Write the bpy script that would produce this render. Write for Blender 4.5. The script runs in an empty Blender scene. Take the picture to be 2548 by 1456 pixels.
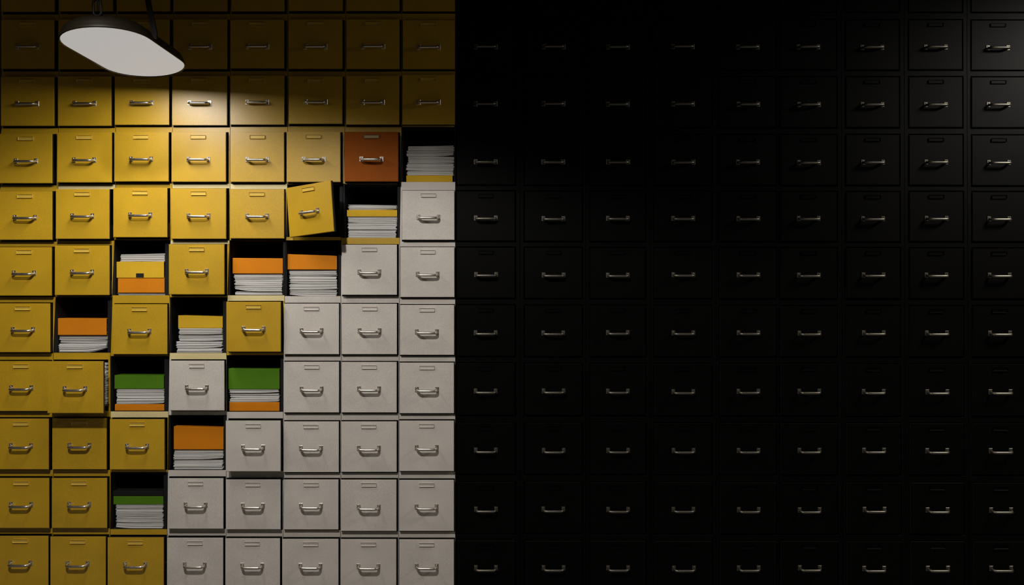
import bpy, bmesh, math, random
from mathutils import Vector, Matrix
random.seed(11)
C = bpy.context.scene.collection

# ------------------------------------------------------------------ measures
FOC = 2270.0            # focal length in pixels of the 2548 x 1456 frame
D = 3.783               # camera to the front of the cabinets, metres
ZC = 1.33               # eye height
def wx(px, p=0.0): return (px - 1274.0) * (D - p) / FOC
def wz(py, p=0.0): return ZC + (728.0 - py) * (D - p) / FOC

# ------------------------------------------------------------------ materials
def principled(name):
    m = bpy.data.materials.new(name); m.use_nodes = True
    nt = m.node_tree
    return m, nt, nt.nodes['Principled BSDF']

def paint(name, col, rough=0.4, spec=0.5, speck=0.10, patch=0.06, bump=0.02, scratch=0.0):
    m, nt, b = principled(name)
    N, L = nt.nodes, nt.links
    tc = N.new('ShaderNodeTexCoord'); oi = N.new('ShaderNodeObjectInfo')
    mul = N.new('ShaderNodeMath'); mul.operation = 'MULTIPLY'; mul.inputs[1].default_value = 37.0
    L.new(oi.outputs['Random'], mul.inputs[0])
    add = N.new('ShaderNodeVectorMath'); add.operation = 'ADD'
    L.new(tc.outputs['Object'], add.inputs[0]); L.new(mul.outputs[0], add.inputs[1])
    n1 = N.new('ShaderNodeTexNoise'); n1.inputs['Scale'].default_value = 330; n1.inputs['Detail'].default_value = 2
    n2 = N.new('ShaderNodeTexNoise'); n2.inputs['Scale'].default_value = 9; n2.inputs['Detail'].default_value = 5
    L.new(add.outputs[0], n1.inputs['Vector']); L.new(add.outputs[0], n2.inputs['Vector'])
    def band(n, amt):
        r = N.new('ShaderNodeMapRange'); r.inputs['From Min'].default_value = 0.3; r.inputs['From Max'].default_value = 0.7
        r.inputs['To Min'].default_value = 1 - amt; r.inputs['To Max'].default_value = 1 + amt
        L.new(n.outputs['Fac'], r.inputs['Value']); return r
    r1, r2 = band(n1, speck), band(n2, patch)
    mm = N.new('ShaderNodeMath'); mm.operation = 'MULTIPLY'
    L.new(r1.outputs[0], mm.inputs[0]); L.new(r2.outputs[0], mm.inputs[1])
    sc = N.new('ShaderNodeVectorMath'); sc.operation = 'SCALE'; sc.inputs[0].default_value = col[:3]
    L.new(mm.outputs[0], sc.inputs['Scale'])
    L.new(sc.outputs[0], b.inputs['Base Color'])
    b.inputs['Roughness'].default_value = rough
    b.inputs['Specular IOR Level'].default_value = spec
    if bump:
        bp = N.new('ShaderNodeBump'); bp.inputs['Strength'].default_value = bump; bp.inputs['Distance'].default_value = 0.002
        L.new(n1.outputs['Fac'], bp.inputs['Height']); L.new(bp.outputs['Normal'], b.inputs['Normal'])
    return m

def metal(name, col, rough=0.28):
    m, nt, b = principled(name)
    N, L = nt.nodes, nt.links
    b.inputs['Metallic'].default_value = 1.0
    tc = N.new('ShaderNodeTexCoord')
    n = N.new('ShaderNodeTexNoise'); n.inputs['Scale'].default_value = 120; n.inputs['Detail'].default_value = 4
    L.new(tc.outputs['Object'], n.inputs['Vector'])
    r = N.new('ShaderNodeMapRange'); r.inputs['To Min'].default_value = rough - 0.08; r.inputs['To Max'].default_value = rough + 0.12
    L.new(n.outputs['Fac'], r.inputs['Value']); L.new(r.outputs[0], b.inputs['Roughness'])
    b.inputs['Base Color'].default_value = (*col, 1)
    return m

def paper(name, col, line=0.22, rough=0.75):
    m, nt, b = principled(name)
    N, L = nt.nodes, nt.links
    tc = N.new('ShaderNodeTexCoord'); mp = N.new('ShaderNodeMapping')
    mp.inputs['Scale'].default_value = (6, 6, 900)
    L.new(tc.outputs['Object'], mp.inputs['Vector'])
    n = N.new('ShaderNodeTexNoise'); n.inputs['Scale'].default_value = 1.0; n.inputs['Detail'].default_value = 2
    L.new(mp.outputs['Vector'], n.inputs['Vector'])
    r = N.new('ShaderNodeMapRange'); r.inputs['From Min'].default_value = 0.3; r.inputs['From Max'].default_value = 0.55
    r.inputs['To Min'].default_value = 1 - line; r.inputs['To Max'].default_value = 1.0
    L.new(n.outputs['Fac'], r.inputs['Value'])
    sc = N.new('ShaderNodeVectorMath'); sc.operation = 'SCALE'; sc.inputs[0].default_value = col
    L.new(r.outputs[0], sc.inputs['Scale']); L.new(sc.outputs[0], b.inputs['Base Color'])
    b.inputs['Roughness'].default_value = rough; b.inputs['Specular IOR Level'].default_value = 0.2
    return m

YEL = paint('yellow_enamel', (0.51, 0.305, 0.010), 0.37, 0.85)
WHT = paint('warm_white_enamel', (0.60, 0.555, 0.51), 0.48, 0.4)
CRM = paint('cream_enamel', (0.72, 0.60, 0.30), 0.42, 0.7)
ORA = paint('orange_enamel', (0.28, 0.066, 0.002), 0.6, 0.12)
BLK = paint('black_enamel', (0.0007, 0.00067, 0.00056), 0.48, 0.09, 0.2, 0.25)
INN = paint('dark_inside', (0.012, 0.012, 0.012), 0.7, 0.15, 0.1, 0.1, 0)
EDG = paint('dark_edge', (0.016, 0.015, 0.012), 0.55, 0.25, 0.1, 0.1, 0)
NIC = metal('worn_nickel', (0.62, 0.58, 0.52), 0.30)
DNI = metal('dull_nickel', (0.20, 0.185, 0.155), 0.42)
PAP = paper('white_paper', (0.62, 0.605, 0.585), 0.42)
F_OR = paint('orange_card', (0.66, 0.21, 0.004), 0.7, 0.2, 0.06, 0.05, 0)
F_YE = paint('yellow_card', (0.66, 0.40, 0.02), 0.7, 0.2, 0.06, 0.05, 0)
F_GR = paint('green_card', (0.075, 0.20, 0.006), 0.7, 0.2, 0.06, 0.05, 0)
F_BK = paint('black_card', (0.012, 0.012, 0.011), 0.7, 0.2, 0.06, 0.05, 0)
SHD = paint('dark_lamp_enamel', (0.016, 0.0115, 0.005), 0.5, 0.4, 0.1, 0.1, 0.01)
IRN = paint('blackened_iron', (0.007, 0.0065, 0.005), 0.6, 0.3, 0.1, 0.1, 0)
CON = paint('concrete', (0.16, 0.15, 0.135), 0.85, 0.3, 0.15, 0.2, 0.1)
PLA = paint('dark_plaster', (0.10, 0.095, 0.085), 0.9, 0.2, 0.1, 0.1, 0.05)

# ------------------------------------------------------------------ helpers
def link(name, me, parent=None, loc=(0, 0, 0), rot=(0, 0, 0)):
    o = bpy.data.objects.new(name, me); C.objects.link(o)
    o.parent = parent; o.location = loc; o.rotation_euler = rot
    return o
def mesh(bm, name, mats, smooth=False):
    bmesh.ops.recalc_face_normals(bm, faces=bm.faces)
    me = bpy.data.meshes.new(name); bm.to_mesh(me); bm.free()
    for m in mats: me.materials.append(m)
    if smooth:
        for p in me.polygons: p.use_smooth = True
    return me
def thing(name, loc, label, cat, group=None, me=None):
    o = link(name, me, None, loc); o['label'] = label; o['category'] = cat
    if group: o['group'] = group
    return o
def struct(name, me, loc=(0, 0, 0)):
    o = link(name, me, None, loc); o['kind'] = 'structure'; return o
def box(bm, x0, x1, y0, y1, z0, z1, mi=0):
    r = bmesh.ops.create_cube(bm, size=1)
    bmesh.ops.scale(bm, vec=(x1 - x0, y1 - y0, z1 - z0), verts=r['verts'])
    bmesh.ops.translate(bm, vec=((x0 + x1) / 2, (y0 + y1) / 2, (z0 + z1) / 2), verts=r['verts'])
    fs = {f for v in r['verts'] for f in v.link_faces}
    for f in fs: f.material_index = mi
    return r['verts']
def tube(bm, pts, rad, seg=10, cap=True):
    pts = [Vector(p) for p in pts]; rings = []
    up = Vector((0, 0, 1))
    for i, p in enumerate(pts):
        t = (pts[min(i + 1, len(pts) - 1)] - pts[max(i - 1, 0)]).normalized()
        a = t.cross(up)
        if a.length < 1e-4: a = t.cross(Vector((1, 0, 0)))
        a.normalize(); b = t.cross(a).normalized()
        r = rad[i] if isinstance(rad, (list, tuple)) else rad
        rings.append([bm.verts.new(p + a * r * math.cos(2 * math.pi * k / seg) + b * r * math.sin(2 * math.pi * k / seg)) for k in range(seg)])
    for q, w in zip(rings, rings[1:]):
        for k in range(seg): bm.faces.new((q[k], q[(k + 1) % seg], w[(k + 1) % seg], w[k]))
    if cap:
        bm.faces.new(rings[0][::-1]); bm.faces.new(rings[-1])
    return rings

# ------------------------------------------------------------------ the room
bm = bmesh.new(); box(bm, -4.5, 4.5, -5.0, 0.75, -0.1, 0.0); struct('floor', mesh(bm, 'floor', [CON]))
bm = bmesh.new(); box(bm, -4.5, 4.5, 0.62, 0.75, 0.0, 3.3); struct('wall_back', mesh(bm, 'wall_back', [PLA]))
bm = bmesh.new(); box(bm, -4.5, 4.5, -5.0, 0.75, 3.3, 3.4); struct('ceiling', mesh(bm, 'ceiling', [PLA]))

# ------------------------------------------------------------------ drawer data (pixels of the front at its own depth)
Y, W, O, K = 'yellow', 'white', 'orange', 'black'
OPEN = None
# row -> list over the eight light columns: (x0, y0, x1, y1, colour, pull-out) ; open compartments give colour None
R = {}
R[0] = [(2.6, -95, 136, 29, Y, .02), (147, -95, 281, 28, Y, .02), (290, -95, 423, 28, Y, .02), (431, -95, 566, 28, Y, .02),
        (575, -96, 708, 28, Y, .02), (718, -96, 853, 27, Y, .02), (862, -96, 994, 27, Y, .02), (1002, -96, 1132, 28, Y, .014)]
R[1] = [(2.6, 49, 135, 171, Y, .022), (145, 48, 279, 172, Y, .02), (287, 48, 422, 172, Y, .02), (431, 48, 565.5, 171.5, Y, .02),
        (573, 49, 707, 170, Y, .022), (717.6, 48, 852, 171, Y, .022), (861.7, 48, 994, 171.5, Y, .02), (1002, 49.5, 1132, 172, Y, .012)]
R[2] = [(1.6, 191, 135, 313, Y, .024), (143.4, 189.6, 277, 313, Y, .02), (285, 189.5, 420.5, 310.6, Y, .02), (428.6, 188.6, 565, 311.6, Y, .018),
        (573, 188, 708, 310, Y, .02), (718, 189.6, 852, 308, Y, .024), (861, 188.6, 993.6, 310, Y, .022), (1001, 186, 1132, 310, Y, .022)]
R[3] = [(-1, 333, 130, 456, Y, .026), (141.8, 329.7, 278, 454, Y, .026), (284, 329, 419.4, 451.7, Y, .022), (426.5, 329, 562, 452.4, Y, .02),
        (573, 329, 707, 452.7, Y, .02), (713, 328, 847, 453, Y, .03), (856.7, 328, 991, 451.7, O, .035), (1001, 313, 1130.5, 453, OPEN, 0)]
R[4] = [(-4, 476, 130, 597, Y, .026), (138.5, 470.5, 272, 594.5, Y, .034), (281.5, 467.6, 416, 590.6, Y, .04), (425.5, 469, 562.5, 594.5, Y, .024),
        (572, 471, 707, 593.5, Y, .024), (717, 458, 845, 590, 'tilt', .02), (858, 457, 989, 592, OPEN, 0), (1000.5, 474, 1130.5, 597, W, .018)]
R[5] = [(-7, 615, 128.6, 736, Y, .026), (136, 611, 272, 734.6, Y, .034), (281, 597, 411, 735, OPEN, 0), (420, 608, 558, 733, Y, .04),
        (572, 598, 704.5, 735, OPEN, 0), (712.5, 598, 842, 737, OPEN, 0), (850.5, 609, 987.5, 734, W, .022), (996.5, 615, 1130.5, 739.6, W, .016)]
R[6] = [(-10, 755, 124.6, 877, Y, .026), (135, 739, 268, 878, OPEN, 0), (279, 757, 416, 882, Y, .028), (426, 740, 555, 878.5, OPEN, 0),
        (563, 751, 698.5, 875.6, Y, .04), (706.5, 755.5, 843.5, 882, W, .016), (850.5, 756, 987.5, 882, W, .016), (995.5, 759, 1130, 883.5, W, .016)]
R[7] = [(-12, 898.7, 120, 1023.6, Y, .022), (117.7, 899, 257, 1028.6, Y, .10), (277, 886, 409, 1024, OPEN, 0), (421, 897.7, 558, 1022, W, .03),
        (564, 884, 698, 1025, OPEN, 0), (707, 900.5, 843.5, 1027, W, .016), (850, 901, 987, 1027, W, .016), (994.5, 902.6, 1129.5, 1029, W, .016)]
R[8] = [(-15, 1042, 121, 1168.7, Y, .024), (129.6, 1041, 265, 1168.7, Y, .022), (273, 1043.4, 409, 1169, Y, .03), (423, 1033, 557, 1170, OPEN, 0),
        (561.6, 1047, 698, 1173.6, W, .045), (705.5, 1049, 843, 1175.6, W, .016), (848.8, 1049, 987, 1175, W, .016), (994, 1047, 1129.5, 1173, W, .02)]
R[9] = [(-16, 1190, 122, 1314.7, Y, .024), (128.5, 1190, 266, 1314.7, Y, .022), (274, 1175, 407.5, 1317, OPEN, 0), (417.5, 1190.5, 555.5, 1316.4, W, .024),
        (561.6, 1193.4, 698, 1318, W, .02), (705.7, 1193.5, 842, 1318.4, W, .016), (848, 1194, 986.4, 1322, W, .018), (993.3, 1194.6, 1129.5, 1322, W, .016)]
R[10] = [(-18, 1334, 120, 1463, Y, .024), (125, 1335.5, 263, 1464, Y, .022), (267.5, 1337.7, 407, 1466, Y, .03), (415.7, 1338.6, 555, 1467, W, .022),
         (560.5, 1340, 696.5, 1468, W, .018), (702.5, 1341.6, 842, 1469, W, .018), (847.5, 1342, 986, 1470, W, .016), (993.5, 1342.6, 1129.5, 1470, W, .016)]
# the nine black columns: left/right edge of the drawers in the top and in the bottom row
BX = [((1136.5, 1281), (1136.5, 1281)), ((1306, 1448), (1306, 1448)), ((1469, 1605), (1469, 1607)), ((1629, 1770), (1630, 1772)),
      ((1791.5, 1930), (1793, 1933)), ((1942, 2081), (1945, 2085)), ((2105, 2236.5), (2108, 2243)), ((2261.5, 2394), (2267, 2400)), ((2417.4, 2549), (2424, 2558))]
BSEAM = [1133.5, 1293.5, 1458, 1617.5, 1781, 1936.5, 2093.5, 2249.5, 2406, 2563]
BY = [(-96, 28), (49.5, 172), (191, 315.5), (335.5, 460), (477, 600), (617, 742), (761, 887), (906, 1034), (1054, 1181), (1202, 1328), (1348, 1474)]
# colour of the rail above each row (default: colour of the drawer below)
RAIL = {(4, 1): 'cream', (4, 3): 'cream', (4, 4): 'cream', (5, 3): 'cream', (6, 4): 'cream', (7, 3): 'cream', (8, 2): 'cream',
        (5, 6): 'yellow', (6, 5): W, (8, 4): W, (9, 3): W, (10, 2): Y, (4, 5): Y, (4, 6): Y, (3, 7): Y, (5, 2): Y, (5, 4): Y, (5, 5): Y, (6, 1): Y,
        (6, 3): Y, (7, 2): Y, (7, 4): Y, (8, 3): W, (9, 2): Y, (3, 6): Y}
MAT = {Y: YEL, W: WHT, O: ORA, K: BLK, 'cream': CRM, 'tilt': YEL}

# ------------------------------------------------------------------ shared meshes
def handle_mesh(mat):
    bm = bmesh.new()
    for s in (-1, 1):
        vs = box(bm, s * 0.0415 - 0.0074, s * 0.0415 + 0.0074, -0.0026, 0.0, -0.0104, 0.0104)
        es = list({e for v in vs for e in v.link_edges if all(u.co.y < -0.001 for u in e.verts)})
        bmesh.ops.bevel(bm, geom=es, offset=0.0008, segments=1, affect='EDGES')
        r = bmesh.ops.create_uvsphere(bm, u_segments=8, v_segments=6, radius=0.0021)      # rivet head
        bmesh.ops.translate(bm, vec=(s * 0.0425, -0.0026, 0.0055), verts=r['verts'])
    nflat = len(bm.faces)
    pts, rad = [], []
    half = [(-0.0405, -0.001, -0.0020, .0056), (-0.0403, -0.007, -0.0025, .0050), (-0.0395, -0.0130, -0.0035, .0056), (-0.0372, -0.0190, -0.0042, .0056),
            (-0.0335, -0.0228, -0.0046, .0055), (-0.0290, -0.0240, -0.0048, .0055), (-0.012, -0.0244, -0.0048, .0056)]
    for x, y, z, r in half + [(-a, b, c, d) for a, b, c, d in half[::-1]]:
        pts.append((x, y, z)); rad.append(r)
    tube(bm, pts, rad, 12)
    bm.faces.ensure_lookup_table()
    for f in bm.faces[nflat:]: f.smooth = True
    me = mesh(bm, 'handle', [mat])
    return me
def holder_mesh(mat):
    bm = bmesh.new()
    vs = box(bm, -0.031, 0.031, -0.0048, 0.0, -0.0072, 0.0072)
    f = min({f for v in vs for f in v.link_faces}, key=lambda f: f.calc_center_median().y)
    bmesh.ops.inset_region(bm, faces=[f], thickness=0.0016)
    bmesh.ops.translate(bm, vec=(0, 0.0030, 0.0010), verts=f.verts)
    return mesh(bm, 'label_holder', [mat])
HANDLE = {False: handle_mesh(NIC), True: handle_mesh(DNI)}
HOLD = {Y: holder_mesh(paint('brassy_yellow', (0.62, 0.42, 0.06), 0.35, 0.8)), W: holder_mesh(WHT), O: holder_mesh(paint('brown_brass', (0.30, 0.20, 0.07), 0.4, 0.6)), K: holder_mesh(BLK)}
PROTO = {}
def add_copy(kind, key, me, parent, loc):
    if (kind, key) not in PROTO:
        o = link(kind, me, parent, loc); PROTO[(kind, key)] = o
    else:
        o = PROTO[(kind, key)].copy(); C.objects.link(o); o.parent = parent; o.location = loc
    return o

def drawer_mesh(w, h, mat, depth=0.42, thick=0.014, low=0.30, inset=.006):
    bm = bmesh.new()
    vs = box(bm, -w / 2, w / 2, -thick, 0, -h / 2, h / 2, 1)
    front = min(bm.faces, key=lambda f: f.calc_center_median().y)
    back = max(bm.faces, key=lambda f: f.calc_center_median().y)
    front.material_index = 0
    bmesh.ops.inset_region(bm, faces=[back], thickness=inset)
    for v in back.verts:
        if v.co.z > 0: v.co.z = -h / 2 + h * low
    r = bmesh.ops.extrude_face_region(bm, geom=[back])
    nv = [g for g in r['geom'] if isinstance(g, bmesh.types.BMVert)]
    bmesh.ops.delete(bm, geom=[back], context='FACES_ONLY') if back.is_valid else None
    bmesh.ops.translate(bm, vec=(0, depth, 0), verts=nv)
    for f in bm.faces:
        if f is not front: f.material_index = 1
    es = list(front.edges)
    rb = bmesh.ops.bevel(bm, geom=es, offset=0.0016, segments=2, affect='EDGES')
    for f in rb['faces']: f.material_index = 0
    return mesh(bm, 'drawer', [mat, EDG])

def put_drawer(cab, w, h, cx, cz, p, colour, row, label=None, rot=(0, 0, 0), depth=0.42, low=.30, inset=.006):
    d = link('drawer', drawer_mesh(w, h, MAT[colour], depth, low=low, inset=inset), cab, Vector((cx, -p, cz)) - cab.location, rot)
    d.location.y += 0.014       # origin on the back of the front panel
    if label: d['label'] = label
    fr = 0.557 - 0.0035 * row
    hz = h / 2 - fr * h
    ho = h / 2 - 0.0205
    ck = {'tilt': Y}.get(colour, colour)
    jx = random.uniform(-.0012, .0012)
    add_copy('handle', ck == K, HANDLE[ck == K], d, (jx, -0.0140, hz + random.uniform(-.001, .001)))
    add_copy('label_holder', ck, HOLD[ck], d, (jx + random.uniform(-.001, .001), -0.0140, ho))
    return d

# ------------------------------------------------------------------ cabinets
NR = 11
def body_mesh(cab, lines, mats_row, mats_rail):
    """front frame with one opening per row, every compartment a box behind its opening; one connected surface"""
    ox, oy, oz = cab.location
    bm = bmesh.new()
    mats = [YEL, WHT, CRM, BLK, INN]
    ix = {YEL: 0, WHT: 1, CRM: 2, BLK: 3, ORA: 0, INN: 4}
    V = []
    for (z, xs) in lines:
        V.append([bm.verts.new((x - ox, -oy, z - oz)) for x in xs])
    def quad(a, b, c, d, mi):
        f = bm.faces.new((a, b, c, d)); f.material_index = mi
    n = len(lines)
    for i in range(n - 1):
        rail = (i % 2 == 0)
        mi = ix[mats_rail[i // 2]] if rail else ix[mats_row[i // 2]]
        for j in range(3):
            if not rail and j == 1: continue
            quad(V[i][j], V[i + 1][j], V[i + 1][j + 1], V[i][j + 1], mi)
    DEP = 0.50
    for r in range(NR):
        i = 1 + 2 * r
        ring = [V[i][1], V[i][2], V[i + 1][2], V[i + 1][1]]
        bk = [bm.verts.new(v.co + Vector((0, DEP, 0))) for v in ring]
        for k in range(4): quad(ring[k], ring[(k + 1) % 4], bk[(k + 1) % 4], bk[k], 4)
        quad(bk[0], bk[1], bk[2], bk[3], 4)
    # outer shell
    loop = [V[i][0] for i in range(n)] + [V[n - 1][j] for j in (1, 2, 3)] + [V[i][3] for i in range(n - 2, -1, -1)] + [V[0][2], V[0][1]]
    bk = [bm.verts.new(v.co + Vector((0, 0.55, 0))) for v in loop]
    m = len(loop); side = ix[mats_row[0]]
    for k in range(m): quad(loop[k], loop[(k + 1) % m], bk[(k + 1) % m], bk[k], 3)
    f = bm.faces.new(bk); f.material_index = 3
    return mesh(bm, 'body', mats)

GAPL, GAPR, GAPT, GAPB = .0030, .0055, .0035, .0060
def opening(b):
    x0, y0, x1, y1, c, p = b
    if c is None: return wx(x0), wx(x1), wz(y0), wz(y1)
    if c == 'tilt': return wx(x0), wx(x1), wz(y0), wz(y1)
    return wx(x0, p) - GAPL, wx(x1, p) + GAPR, wz(y0, p) + GAPT, wz(y1, p) - GAPB

LAB = ['yellow filing cabinet at the left edge of the wall, every drawer closed',
       'yellow filing cabinet with one drawer pulled far out below an orange folder',
       'yellow filing cabinet with three open compartments, two of them holding green folders',
       'half yellow half white filing cabinet with lowest open compartment holding a tall orange folder',
       'half yellow half white filing cabinet with open compartment holding the tallest green folder',
       'filing cabinet with one yellow drawer hanging askew above an open compartment',
       'filing cabinet with one orange drawer above an open compartment of papers',
       'filing cabinet of mostly white drawers standing against the black cabinets']
BLAB = ['black filing cabinet standing against the white drawers',
        'second black filing cabinet from the white drawers',
        'third black filing cabinet from the white drawers',
        'fourth black filing cabinet from the white drawers',
        'middle black filing cabinet of nine, fifth from the white drawers',
        'fourth black filing cabinet from the right edge of the wall',
        'dark grey-black filing cabinet, third from the right edge of the wall',
        'dimly lit grey-black filing cabinet, second from the right edge of the wall',
        'brightest lit of the black filing cabinets, at the right edge of the wall']

OPN = {(r, c): opening(R[r][c]) for r in range(NR) for c in range(8)}
OPN[(7, 1)] = (wx(130), wx(269.5), OPN[(7, 1)][2] - .004, OPN[(7, 1)][3] + .003)
def seam(c, z):
    """the line between column c-1 and column c at height z"""
    pts = sorted(((OPN[(r, c)][2] + OPN[(r, c)][3]) / 2, (OPN[(r, c - 1)][1] + OPN[(r, c)][0]) / 2) for r in range(NR))
    if z <= pts[0][0]: return pts[0][1]
    for (z0, x0), (z1, x1) in zip(pts, pts[1:]):
        if z <= z1: return x0 + (x1 - x0) * (z - z0) / (z1 - z0)
    return pts[-1][1]
ACT = {}
CAB = []
for c in range(8):
    xs_mid = sum(OPN[(r, c)][0] + OPN[(r, c)][1] for r in range(NR)) / (2 * NR)
    cab = thing('filing_cabinet', (xs_mid, 0, 0), LAB[c], 'filing cabinet', 'yellow and white filing cabinets')
    CAB.append(cab)
    lines = []; rowm = []; railm = []
    for r in range(NR):
        x0, x1, zt, zb = OPN[(r, c)]
        def edges(z):
            return (seam(c, z) + .0009 if c > 0 else x0 - .006), (seam(c + 1, z) - .0009 if c < 7 else wx(1132.6))
        et, eb = edges(zt), edges(zb)
        x0 = max(x0, max(et[0], eb[0]) + .0007); x1 = min(x1, min(et[1], eb[1]) - .0007)
        ACT[(r, c)] = (x0, x1)
        if r == 0: lines.append((zt + .03, (edges(zt + .03)[0], x0, x1, edges(zt + .03)[1])))
        lines.append((zt, (et[0], x0, x1, et[1]))); lines.append((zb, (eb[0], x0, x1, eb[1])))
        if r == NR - 1: lines.append((0.0, (edges(0)[0], x0, x1, edges(0)[1])))
        col = R[r][c][4]
        rc = RAIL.get((r, c), {None: Y, O: Y, 'tilt': Y}.get(col, col))
        railm.append(MAT[rc])
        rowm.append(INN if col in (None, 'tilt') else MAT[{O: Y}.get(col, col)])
    railm.append(MAT[{None: Y}.get(R[10][c][4], R[10][c][4])])
    link('body', body_mesh(cab, lines, rowm, railm), cab)
    for r in range(NR):
        x0, y0, x1, y1, col, p = R[r][c]
        if col is None: continue
        if col == 'tilt':
            # swung out on its left edge, right side towards the room
            w, h = 0.228, 0.204
            piv = Vector((wx(722.0, .03), -.03, wz(530, .03)))
            rot = Matrix.Rotation(math.radians(-27), 4, 'Z') @ Matrix.Rotation(math.radians(-4.6), 4, 'Y')
            cen = piv + rot @ Vector((w / 2, 0, 0))
            d = put_drawer(cab, w, h, cen.x, cen.z, -cen.y, col, r, 'yellow drawer front hanging askew, swung out to the right', (0, 0, 0), 0.003)
            d.location = cen - cab.location
            d.rotation_euler = rot.to_euler()
            continue
        X0, X1, Z1, Z0 = wx(x0, p), wx(x1, p), wz(y0, p), wz(y1, p)
        lab = None
        if col == O: lab = 'orange drawer front'
        elif (r, c) == (7, 1): lab = 'yellow drawer pulled far out'
        elif col == W: lab = 'white drawer front'
        put_drawer(cab, X1 - X0, Z1 - Z0, (X0 + X1) / 2, (Z0 + Z1) / 2, p, col, r, lab, **(dict(low=.12, inset=.028) if (r, c) == (7, 1) else {}))

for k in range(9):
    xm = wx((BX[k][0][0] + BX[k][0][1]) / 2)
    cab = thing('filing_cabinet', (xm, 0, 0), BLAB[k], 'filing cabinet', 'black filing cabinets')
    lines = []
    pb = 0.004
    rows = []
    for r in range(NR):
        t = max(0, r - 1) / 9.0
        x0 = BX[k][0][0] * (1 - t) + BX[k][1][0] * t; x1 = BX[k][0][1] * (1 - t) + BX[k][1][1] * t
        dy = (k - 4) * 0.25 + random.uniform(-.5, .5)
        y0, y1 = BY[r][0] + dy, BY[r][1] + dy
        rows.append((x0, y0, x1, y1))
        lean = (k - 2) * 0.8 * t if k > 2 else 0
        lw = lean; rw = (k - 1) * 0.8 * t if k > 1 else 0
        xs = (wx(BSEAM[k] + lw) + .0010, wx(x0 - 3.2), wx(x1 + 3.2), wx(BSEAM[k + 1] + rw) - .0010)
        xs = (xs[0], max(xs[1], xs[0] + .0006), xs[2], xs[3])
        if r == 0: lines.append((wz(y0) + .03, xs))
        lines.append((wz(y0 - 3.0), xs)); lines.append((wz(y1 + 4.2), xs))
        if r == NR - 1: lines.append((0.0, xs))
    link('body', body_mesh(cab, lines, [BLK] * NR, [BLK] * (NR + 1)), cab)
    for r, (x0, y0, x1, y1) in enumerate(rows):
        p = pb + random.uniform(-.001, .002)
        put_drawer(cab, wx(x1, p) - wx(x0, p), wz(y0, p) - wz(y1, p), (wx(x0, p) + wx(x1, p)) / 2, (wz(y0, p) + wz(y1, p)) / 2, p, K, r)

# ------------------------------------------------------------------ folders and papers
def sheaf_mesh(w, h, depth, n, tilt=0.0, curl=0.0, seed=0, ragged=.0028):
    """a block of loose sheets: ring over ring with ragged edges, one connected surface; origin bottom front centre"""
    rnd = random.Random(seed)
    bm = bmesh.new(); NX = 9
    rings = []
    z = 0.0
    for i in range(n):
        t = h / n * rnd.uniform(.8, 1.2)
        dx = rnd.uniform(-1, 1) * ragged; dy = rnd.uniform(0, 1) * ragged * 1.4; dw = rnd.uniform(0, 1) * ragged
        bow = rnd.uniform(-.45, .45) * h / n
        for e in (0, 1):
            zz = z + (t * .90 if e else 0)
            pts = []
            for k in range(NX):
                u = k / (NX - 1)
                lift = bow * math.sin(u * math.pi) + tilt * (u - .5) * (zz / h)
                uu = u if curl > 0 else 1 - u
                lift += abs(curl) * max(0, (uu - .5) / .5) ** 2 * (1 - zz / h)
                pts.append(((-w / 2 + dw) + (w - 2 * dw) * u + dx, dy + (0 if not e else .0002), max(0, zz + lift)))
            back = [(p[0], depth, p[2]) for p in reversed(pts)]
            rings.append([bm.verts.new(q) for q in pts + back])
        z += t
    # rescale height to h
    top = max(v.co.z for v in bm.verts)
    for v in bm.verts: v.co.z *= h / top
    m = len(rings[0])
    for a, b in zip(rings, rings[1:]):
        for k in range(m): bm.faces.new((a[k], a[(k + 1) % m], b[(k + 1) % m], b[k]))
    def cap(r):
        for k in range(NX - 1): bm.faces.new((r[k], r[k + 1], r[m - 2 - k], r[m - 1 - k]))
    cap(rings[0]); cap(rings[-1])
    return mesh(bm, 'paper_sheaf', [PAP])

def cover_mesh(w, h, depth, mat, tilt=0.0, thick=.0022):
    """wrap-around card cover: C-shaped section, spine to the front with soft corners"""
    bm = bmesh.new(); r = min(.0022, h * .22)
    def prof(o):
        pts = [(depth, h - o)]
        rr = max(r - o, .0004)
        for a in range(0, 5):
            an = math.pi / 2 * a / 4
            pts.append((o + rr - rr * math.sin(an), h - o - rr + rr * math.cos(an)))
        for a in range(0, 5):
            an = math.pi / 2 * a / 4
            pts.append((o + rr - rr * math.cos(an), o + rr - rr * math.sin(an)))
        pts.append((depth, o))
        return pts
    loop = prof(0) + prof(min(thick, h * .2))[::-1]
    sides = []
    for x in (-w / 2, w / 2):
        s = 1 if x > 0 else -1
        sides.append([bm.verts.new((x, y, z + s * tilt / 2 * (z / h))) for y, z in loop])
    m = len(loop)
    for k in range(m): bm.faces.new((sides[0][k], sides[0][(k + 1) % m], sides[1][(k + 1) % m], sides[1][k]))
    hl = m // 2
    for sd in sides:
        for k in range(hl - 1): bm.faces.new((sd[k], sd[k + 1], sd[m - 2 - k], sd[m - 1 - k]))
    return mesh(bm, 'cover', [mat])

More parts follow.
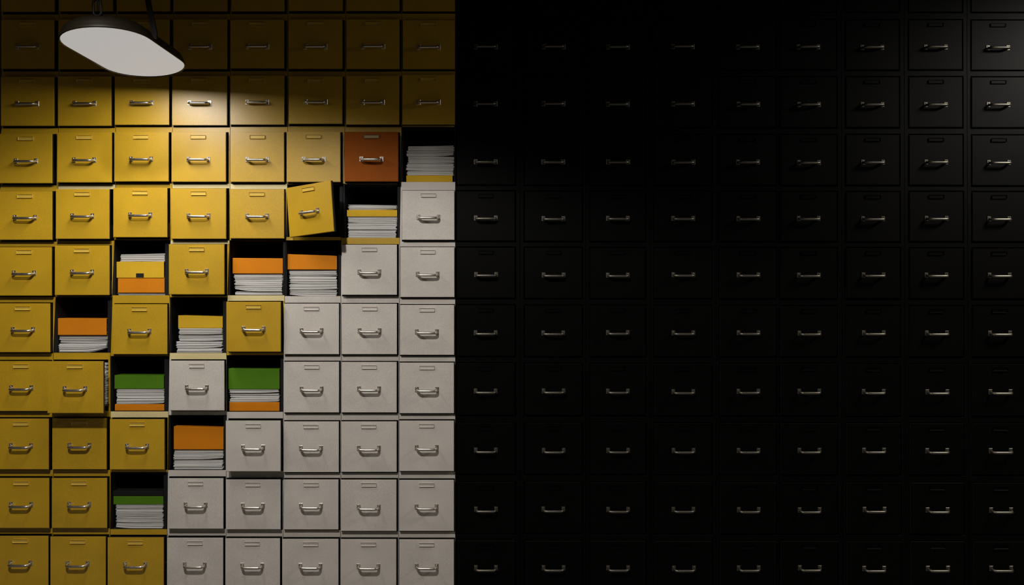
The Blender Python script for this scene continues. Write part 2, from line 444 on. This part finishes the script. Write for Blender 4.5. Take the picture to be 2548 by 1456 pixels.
# (row, col): phrase, then the layers from the bottom up: kind, y_bottom, y_top, x0, x1, tilt in pixels (right end up)
P, FO, FY, FG, FB = 'p', 'orange', 'yellow', 'green', 'black'
FM = {FO: F_OR, FY: F_YE, FG: F_GR, FB: F_BK}
PILES = {
    (3, 7): ('in the compartment beside the orange drawer', [(FY, 452, 436, 1011, 1126, 0), (P, 436, 424, 1012, 1128, 0), (P, 424, 407, 1010, 1129, 0), (P, 407, 389, 1014, 1130, 1), (P, 389, 374, 1012, 1131, 2), (P, 374, 361, 1014, 1130, 2)]),
    (4, 6): ('in the compartment right under the orange drawer', [(P, 591, 571, 866, 986, 0), (P, 571, 554, 865, 987, 0), (P, 554, 539, 865, 988, 0), (FY, 539, 522, 863.5, 988, 0), (P, 522, 509, 867, 988, -2)]),
    (5, 2): ('in the compartment with yellow folder over orange folder', [(P, 734, 729, 292, 409, 0), (FO, 729, 692, 293, 409, 0), (FY, 692, 651, 288, 408, 0), (P, 651, 641, 298, 409, 1), (P, 641, 630, 298, 409, 3)]),
    (5, 4): ('in the left one of two adjoining open compartments', [(P, 734, 725, 584, 702, 0), (P, 725, 711, 584, 702, 0), (P, 711, 696, 583, 702, 0), (P, 696, 681, 581, 703, 0), (FO, 681, 642, 579, 703.5, -1)]),
    (5, 5): ('in the compartment under the askew drawer', [(P, 736, 722, 719, 838, 0), (P, 722, 706, 719, 838, 0), (P, 706, 688, 719, 838, 0), (P, 688, 671, 719, 838, 0), (FO, 671, 634, 716, 838.5, -4)]),
    (6, 1): ('in the compartment above the pulled-out drawer', [(P, 876, 855, 145, 265, 0), (P, 855, 846, 148, 265, 0), (P, 846, 834, 144, 266, 0), (FO, 834, 792, 143, 265.5, -1)]),
    (6, 3): ('in the compartment with only a yellow folder on top', [(P, 877.5, 866, 438, 552, 0), (P, 866, 850, 437, 552, 0), (P, 850, 833, 443, 553, 0), (P, 833, 817, 445, 553, 0), (FY, 817, 786, 443, 553.5, -3)]),
    (7, 2): ('in the compartment right of the pulled-out drawer', [(FO, 1023, 1006, 285.5, 408, 0), (P, 1006, 993, 289, 408, 0), (P, 993, 980, 289, 408, 0), (P, 980, 968, 289, 408, 0), (FG, 968, 934, 284.5, 407, -1)]),
    (7, 4): ('in the compartment with the tallest green folder', [(FO, 1024, 1001, 570.5, 695, 0), (P, 1001, 990, 571, 694, 0), (P, 990, 979, 571, 694, 0), (P, 979, 969, 571, 694, 0), (FG, 969, 917.5, 568.6, 695.5, -1)]),
    (8, 3): ('in the compartment with the tallest orange folder', [(P, 1169, 1156, 432, 554, 0), (P, 1156, 1145, 431, 554, 0), (P, 1145, 1131, 431, 555, 0), (P, 1131, 1119, 432, 555, 0), (FO, 1119, 1063, 432, 555.5, -4)]),
    (9, 2): ('in the lowest open compartment', [(P, 1315, 1303, 287, 405, 0), (P, 1303, 1287, 288, 405, 0), (P, 1287, 1268, 287, 405, 0), (P, 1268, 1256, 287, 405, 0), (FG, 1256, 1235, 282, 406, 0), (FB, 1235, 1222, 281, 406, -1)]),
}
ORD = {1: ['only'], 2: ['upper', 'lower'], 3: ['topmost', 'middle', 'lowest'], 4: ['topmost', 'second', 'third', 'lowest'], 5: ['topmost', 'second', 'third', 'fourth', 'lowest']}
NUM = {2: 'two', 3: 'three', 4: 'four', 5: 'five'}
Q = -0.012      # the piles stand a little behind the cabinet fronts
n_seed = 0
CURL = {(6, 1, 0): .020, (5, 4, 1): -.010, (3, 7, 4): .008, (8, 3, 2): .006, (6, 3, 1): .005, (5, 5, 0): -.006, (9, 2, 0): -.005}
for (r, c), (phrase, layers) in PILES.items():
    floor_z = OPN[(r, c)][3]
    z = floor_z + .0006
    npap = sum(1 for l in layers if l[0] == P); seen = npap
    zb0 = wz(layers[0][1], Q)
    for li, (kind, yb, yt, x0, x1, tilt) in enumerate(layers):
        n_seed += 1
        zt = wz(yt, Q); h = max(zt - z, .006)
        a0, a1 = max(wx(x0, Q), ACT[(r, c)][0] + .0022), min(wx(x1, Q), ACT[(r, c)][1] - .0022)
        w = a1 - a0; cx = (a0 + a1) / 2
        y = -Q + random.uniform(-.002, .003)
        tl = tilt * D / FOC
        if kind == P:
            seen -= 1
            word = ORD[npap][seen]
            lab = f'white paper sheaf, {word} of {NUM[npap]} {phrase}'
            top_next = li + 1 < len(layers)
            cu = CURL.get((r, c, li), random.choice((0, 0, .0025, -.0025, .004)))
            y += random.uniform(0, .007)
            me = sheaf_mesh(w, h - .0006, .29, max(4, int(h / .0022)), tl if not top_next else 0, cu, n_seed)
            thing('paper_sheaf', (cx, y, z), lab, 'papers', 'papers in the open compartments', me)
        else:
            ph = phrase.replace('compartment with', 'compartment having') if kind in phrase else phrase
            if (r, c) == (5, 2): ph = 'above the orange one, under loose papers' if kind == FY else 'crushed under a yellow folder and loose papers'
            elif (r, c) == (7, 4): ph = 'taller than the other green folders, on papers' if kind == FG else 'under papers and the tallest green folder'
            elif (r, c) == (8, 3): ph = 'tallest of the orange folders, lying on four sheaves of paper'
            elif (r, c) == (6, 3): ph = 'alone on top of four sheaves of paper'
            lab = f'{kind} card folder {ph}'
            f = thing('folder', (cx, y, z), lab, 'folder', 'folders in the open compartments')
            link('cover', cover_mesh(w, h - .0008, .30, FM[kind], tl), f)
            link('page_block', sheaf_mesh(w - .008, max(h - .0075, .002), .28, max(3, int(h / .003)), 0, 0, n_seed), f, (0, .006, .0030))
            if (r, c) == (5, 2) and kind == FY:
                bm = bmesh.new(); box(bm, -.016, .016, -.0012, 0, 0, .0165)
                t = link('tab', mesh(bm, 'tab', [F_BK]), f, (wx(348.5, Q) - cx, -.0002, .003)); t['label'] = 'black tab'
        z = max(zt, z + .006)
# papers inside the pulled-out drawer, seen past the right side of its front
x0, y0, x1, y1, col, p = R[7][1]
z0 = wz(y1, p) + .12 * (wz(y0, p) - wz(y1, p)) + .001
a0, a1 = wx(140), ACT[(7, 1)][1] - .0022
me = sheaf_mesh(a1 - a0, wz(903) - z0, .30, 42, 0, 0, 99)
thing('paper_sheaf', ((a0 + a1) / 2, -.018, z0), 'white papers peeking out behind the right side of the pulled-out yellow drawer', 'papers', 'papers in the open compartments', me)

# ------------------------------------------------------------------ hanging lamp
LD = 3.30
LM = Matrix.Rotation(-.073, 4, 'Z') @ Matrix.Rotation(-.047, 4, 'X') @ Matrix.Rotation(-.084, 4, 'Y')
lamp = thing('hanging_lamp', ((313.1 - 1274) * LD / FOC, LD - D, ZC + (728 - 135.8) * LD / FOC), 'long oval dark metal lamp with glowing white lens hanging before the yellow drawers', 'lamp')
lamp.rotation_euler = LM.to_euler()
RW, LS, EL = 0.148 * LD / 3.25, 0.123 * LD / 3.25, 1.079
def stadium(R_, a, n=20):
    pts = []
    for k in range(n + 1):
        an = math.pi * k / n; pts.append((R_ * math.cos(an), a + R_ * EL * math.sin(an)))
    for k in range(n + 1):
        an = math.pi + math.pi * k / n; pts.append((R_ * math.cos(an), -a + R_ * EL * math.sin(an)))
    return pts
bm = bmesh.new()
rings = []
prof = [(1.0, .000), (1.012, .003), (1.012, .007), (.995, .012), (.975, .024), (.92, .040), (.80, .054), (.60, .065), (.30, .072), (.06, .074)]
for s, z in prof:
    rings.append([bm.verts.new((x, y, z)) for x, y in stadium(RW * s, LS)])
inner = [(.99, .0005), (.975, .010), (.95, .018)]
pre = []
for s, z in inner[::-1]:
    pre.append([bm.verts.new((x, y, z)) for x, y in stadium(RW * s, LS)])
rings = pre + rings
for a, b in zip(rings, rings[1:]):
    m = len(a)
    for k in range(m): bm.faces.new((a[k], a[(k + 1) % m], b[(k + 1) % m], b[k]))
bm.faces.new(rings[-1])
link('shade', mesh(bm, 'shade', [SHD], True), lamp)
LEN, nt, b = principled('frosted_lens')
b.inputs['Base Color'].default_value = (.3, .3, .3, 1); b.inputs['Roughness'].default_value = .6
tc = nt.nodes.new('ShaderNodeTexCoord'); no = nt.nodes.new('ShaderNodeTexNoise'); no.inputs['Scale'].default_value = 260
nt.links.new(tc.outputs['Object'], no.inputs['Vector'])
mr = nt.nodes.new('ShaderNodeMapRange'); mr.inputs['To Min'].default_value = .34; mr.inputs['To Max'].default_value = .42
nt.links.new(no.outputs['Fac'], mr.inputs['Value']); nt.links.new(mr.outputs[0], b.inputs['Emission Strength'])
b.inputs['Emission Color'].default_value = (1, .985, .985, 1)
bm = bmesh.new()
lo = [bm.verts.new((x, y, .004)) for x, y in stadium(RW * .978, LS)]
hi = [bm.verts.new((x, y, .010)) for x, y in stadium(RW * .960, LS)]
m = len(lo)
for k in range(m): bm.faces.new((lo[k], lo[(k + 1) % m], hi[(k + 1) % m], hi[k]))
bm.faces.new(lo[::-1]); bm.faces.new(hi)
ln = link('lens', mesh(bm, 'lens', [LEN]), lamp); ln['label'] = 'glowing white lens'
inv = Matrix.Translation(lamp.location) @ LM; inv.invert()
def tolamp(px, py, d): return inv @ Vector(((px - 1274) * d / FOC, d - D, ZC + (728 - py) * d / FOC))
# shackle and rod at the near end
s0 = tolamp(243, 40, 3.045)
bm = bmesh.new()
pts = []
for k in range(25):
    an = 2 * math.pi * k / 24
    x = .0135 * math.cos(an); zz = .0135 * math.sin(an) + (.020 if math.sin(an) > 0 else (-.010))
    pts.append((s0.x + x, s0.y, s0.z + .024 + zz))
tube(bm, pts, .0042, 8, False); bmesh.ops.remove_doubles(bm, verts=bm.verts, dist=.0004)
link('shackle', mesh(bm, 'shackle', [IRN], True), lamp)
bm = bmesh.new()
top = 3.3 - lamp.location.z
tube(bm, [(s0.x + .002, s0.y, s0.z + .012), (s0.x + .002, s0.y, s0.z + .05), (s0.x + .002, s0.y, top - .001)], .0028, 8)
link('suspension_rod', mesh(bm, 'suspension_rod', [IRN], True), lamp)
# flat strap at the right flank
a = tolamp(386, 90, 3.165); q = tolamp(368, 0, 3.165)
dirv = (q - a); tt = (top - .001 - a.z) / dirv.z; e = a + dirv * tt
bm = bmesh.new()
vs = []
for c_, wd in ((a - dirv * .06, .5), (a + dirv * .08, 1.0), (q, .95), (e, .95)):
    vs.append([bm.verts.new(c_ + Vector((sx * .0095 * wd, sy * .004, 0))) for sx, sy in ((-1, -1), (1, -1), (1, 1), (-1, 1))])
for u, v in zip(vs, vs[1:]):
    for k in range(4): bm.faces.new((u[k], u[(k + 1) % 4], v[(k + 1) % 4], v[k]))
bm.faces.new(vs[0][::-1]); bm.faces.new(vs[-1])
link('strap', mesh(bm, 'strap', [IRN]), lamp)
def area(name, loc, sx, sy, power, col, rot=(0, 0, 0), shape='ELLIPSE'):
    l = bpy.data.lights.new(name, 'AREA'); l.shape = shape; l.size = sx; l.size_y = sy; l.energy = power; l.color = col
    o = bpy.data.objects.new(name, l); C.objects.link(o); o.location = loc; o.rotation_euler = rot
    return o
area('lamp_light', lamp.location + Vector((0, 0, -.0210)), .28, .55, 7.4, (1, .955, .89), (0, math.radians(3), 0))
# the next lamp of the same row, nearer the camera and above the frame
l = bpy.data.lights.new('lamp_light_near', 'SPOT'); l.energy = 218; l.color = (1, .955, .89)
l.spot_size = math.radians(2 * 67.0); l.spot_blend = .18; l.shadow_soft_size = .07
o = bpy.data.objects.new('lamp_light_near', l); C.objects.link(o); o.location = (-1.12, -2.5, ZC + 1.78)
# a lamp beyond the right edge of the frame
area('lamp_light_right', (2.9, -.9, ZC + 1.35), .345, .66, 45.0, (1, .95, .86), (0, 0, 0))

w = bpy.data.worlds.new('World'); bpy.context.scene.world = w; w.use_nodes = True
w.node_tree.nodes['Background'].inputs[0].default_value = (1.0, .80, .55, 1)
w.node_tree.nodes['Background'].inputs[1].default_value = 0.022

# ------------------------------------------------------------------ camera
cam = bpy.data.cameras.new('Camera'); co = bpy.data.objects.new('Camera', cam); C.objects.link(co)
cam.sensor_width = 36; cam.lens = FOC / 2548 * 36
co.location = (0, -D, ZC); co.rotation_euler = (math.pi / 2, 0, 0)
sc = bpy.context.scene
sc.camera = co
sc.view_settings.view_transform = 'Standard'; sc.view_settings.look = 'None'
sc.view_settings.exposure = 0; sc.view_settings.gamma = 1
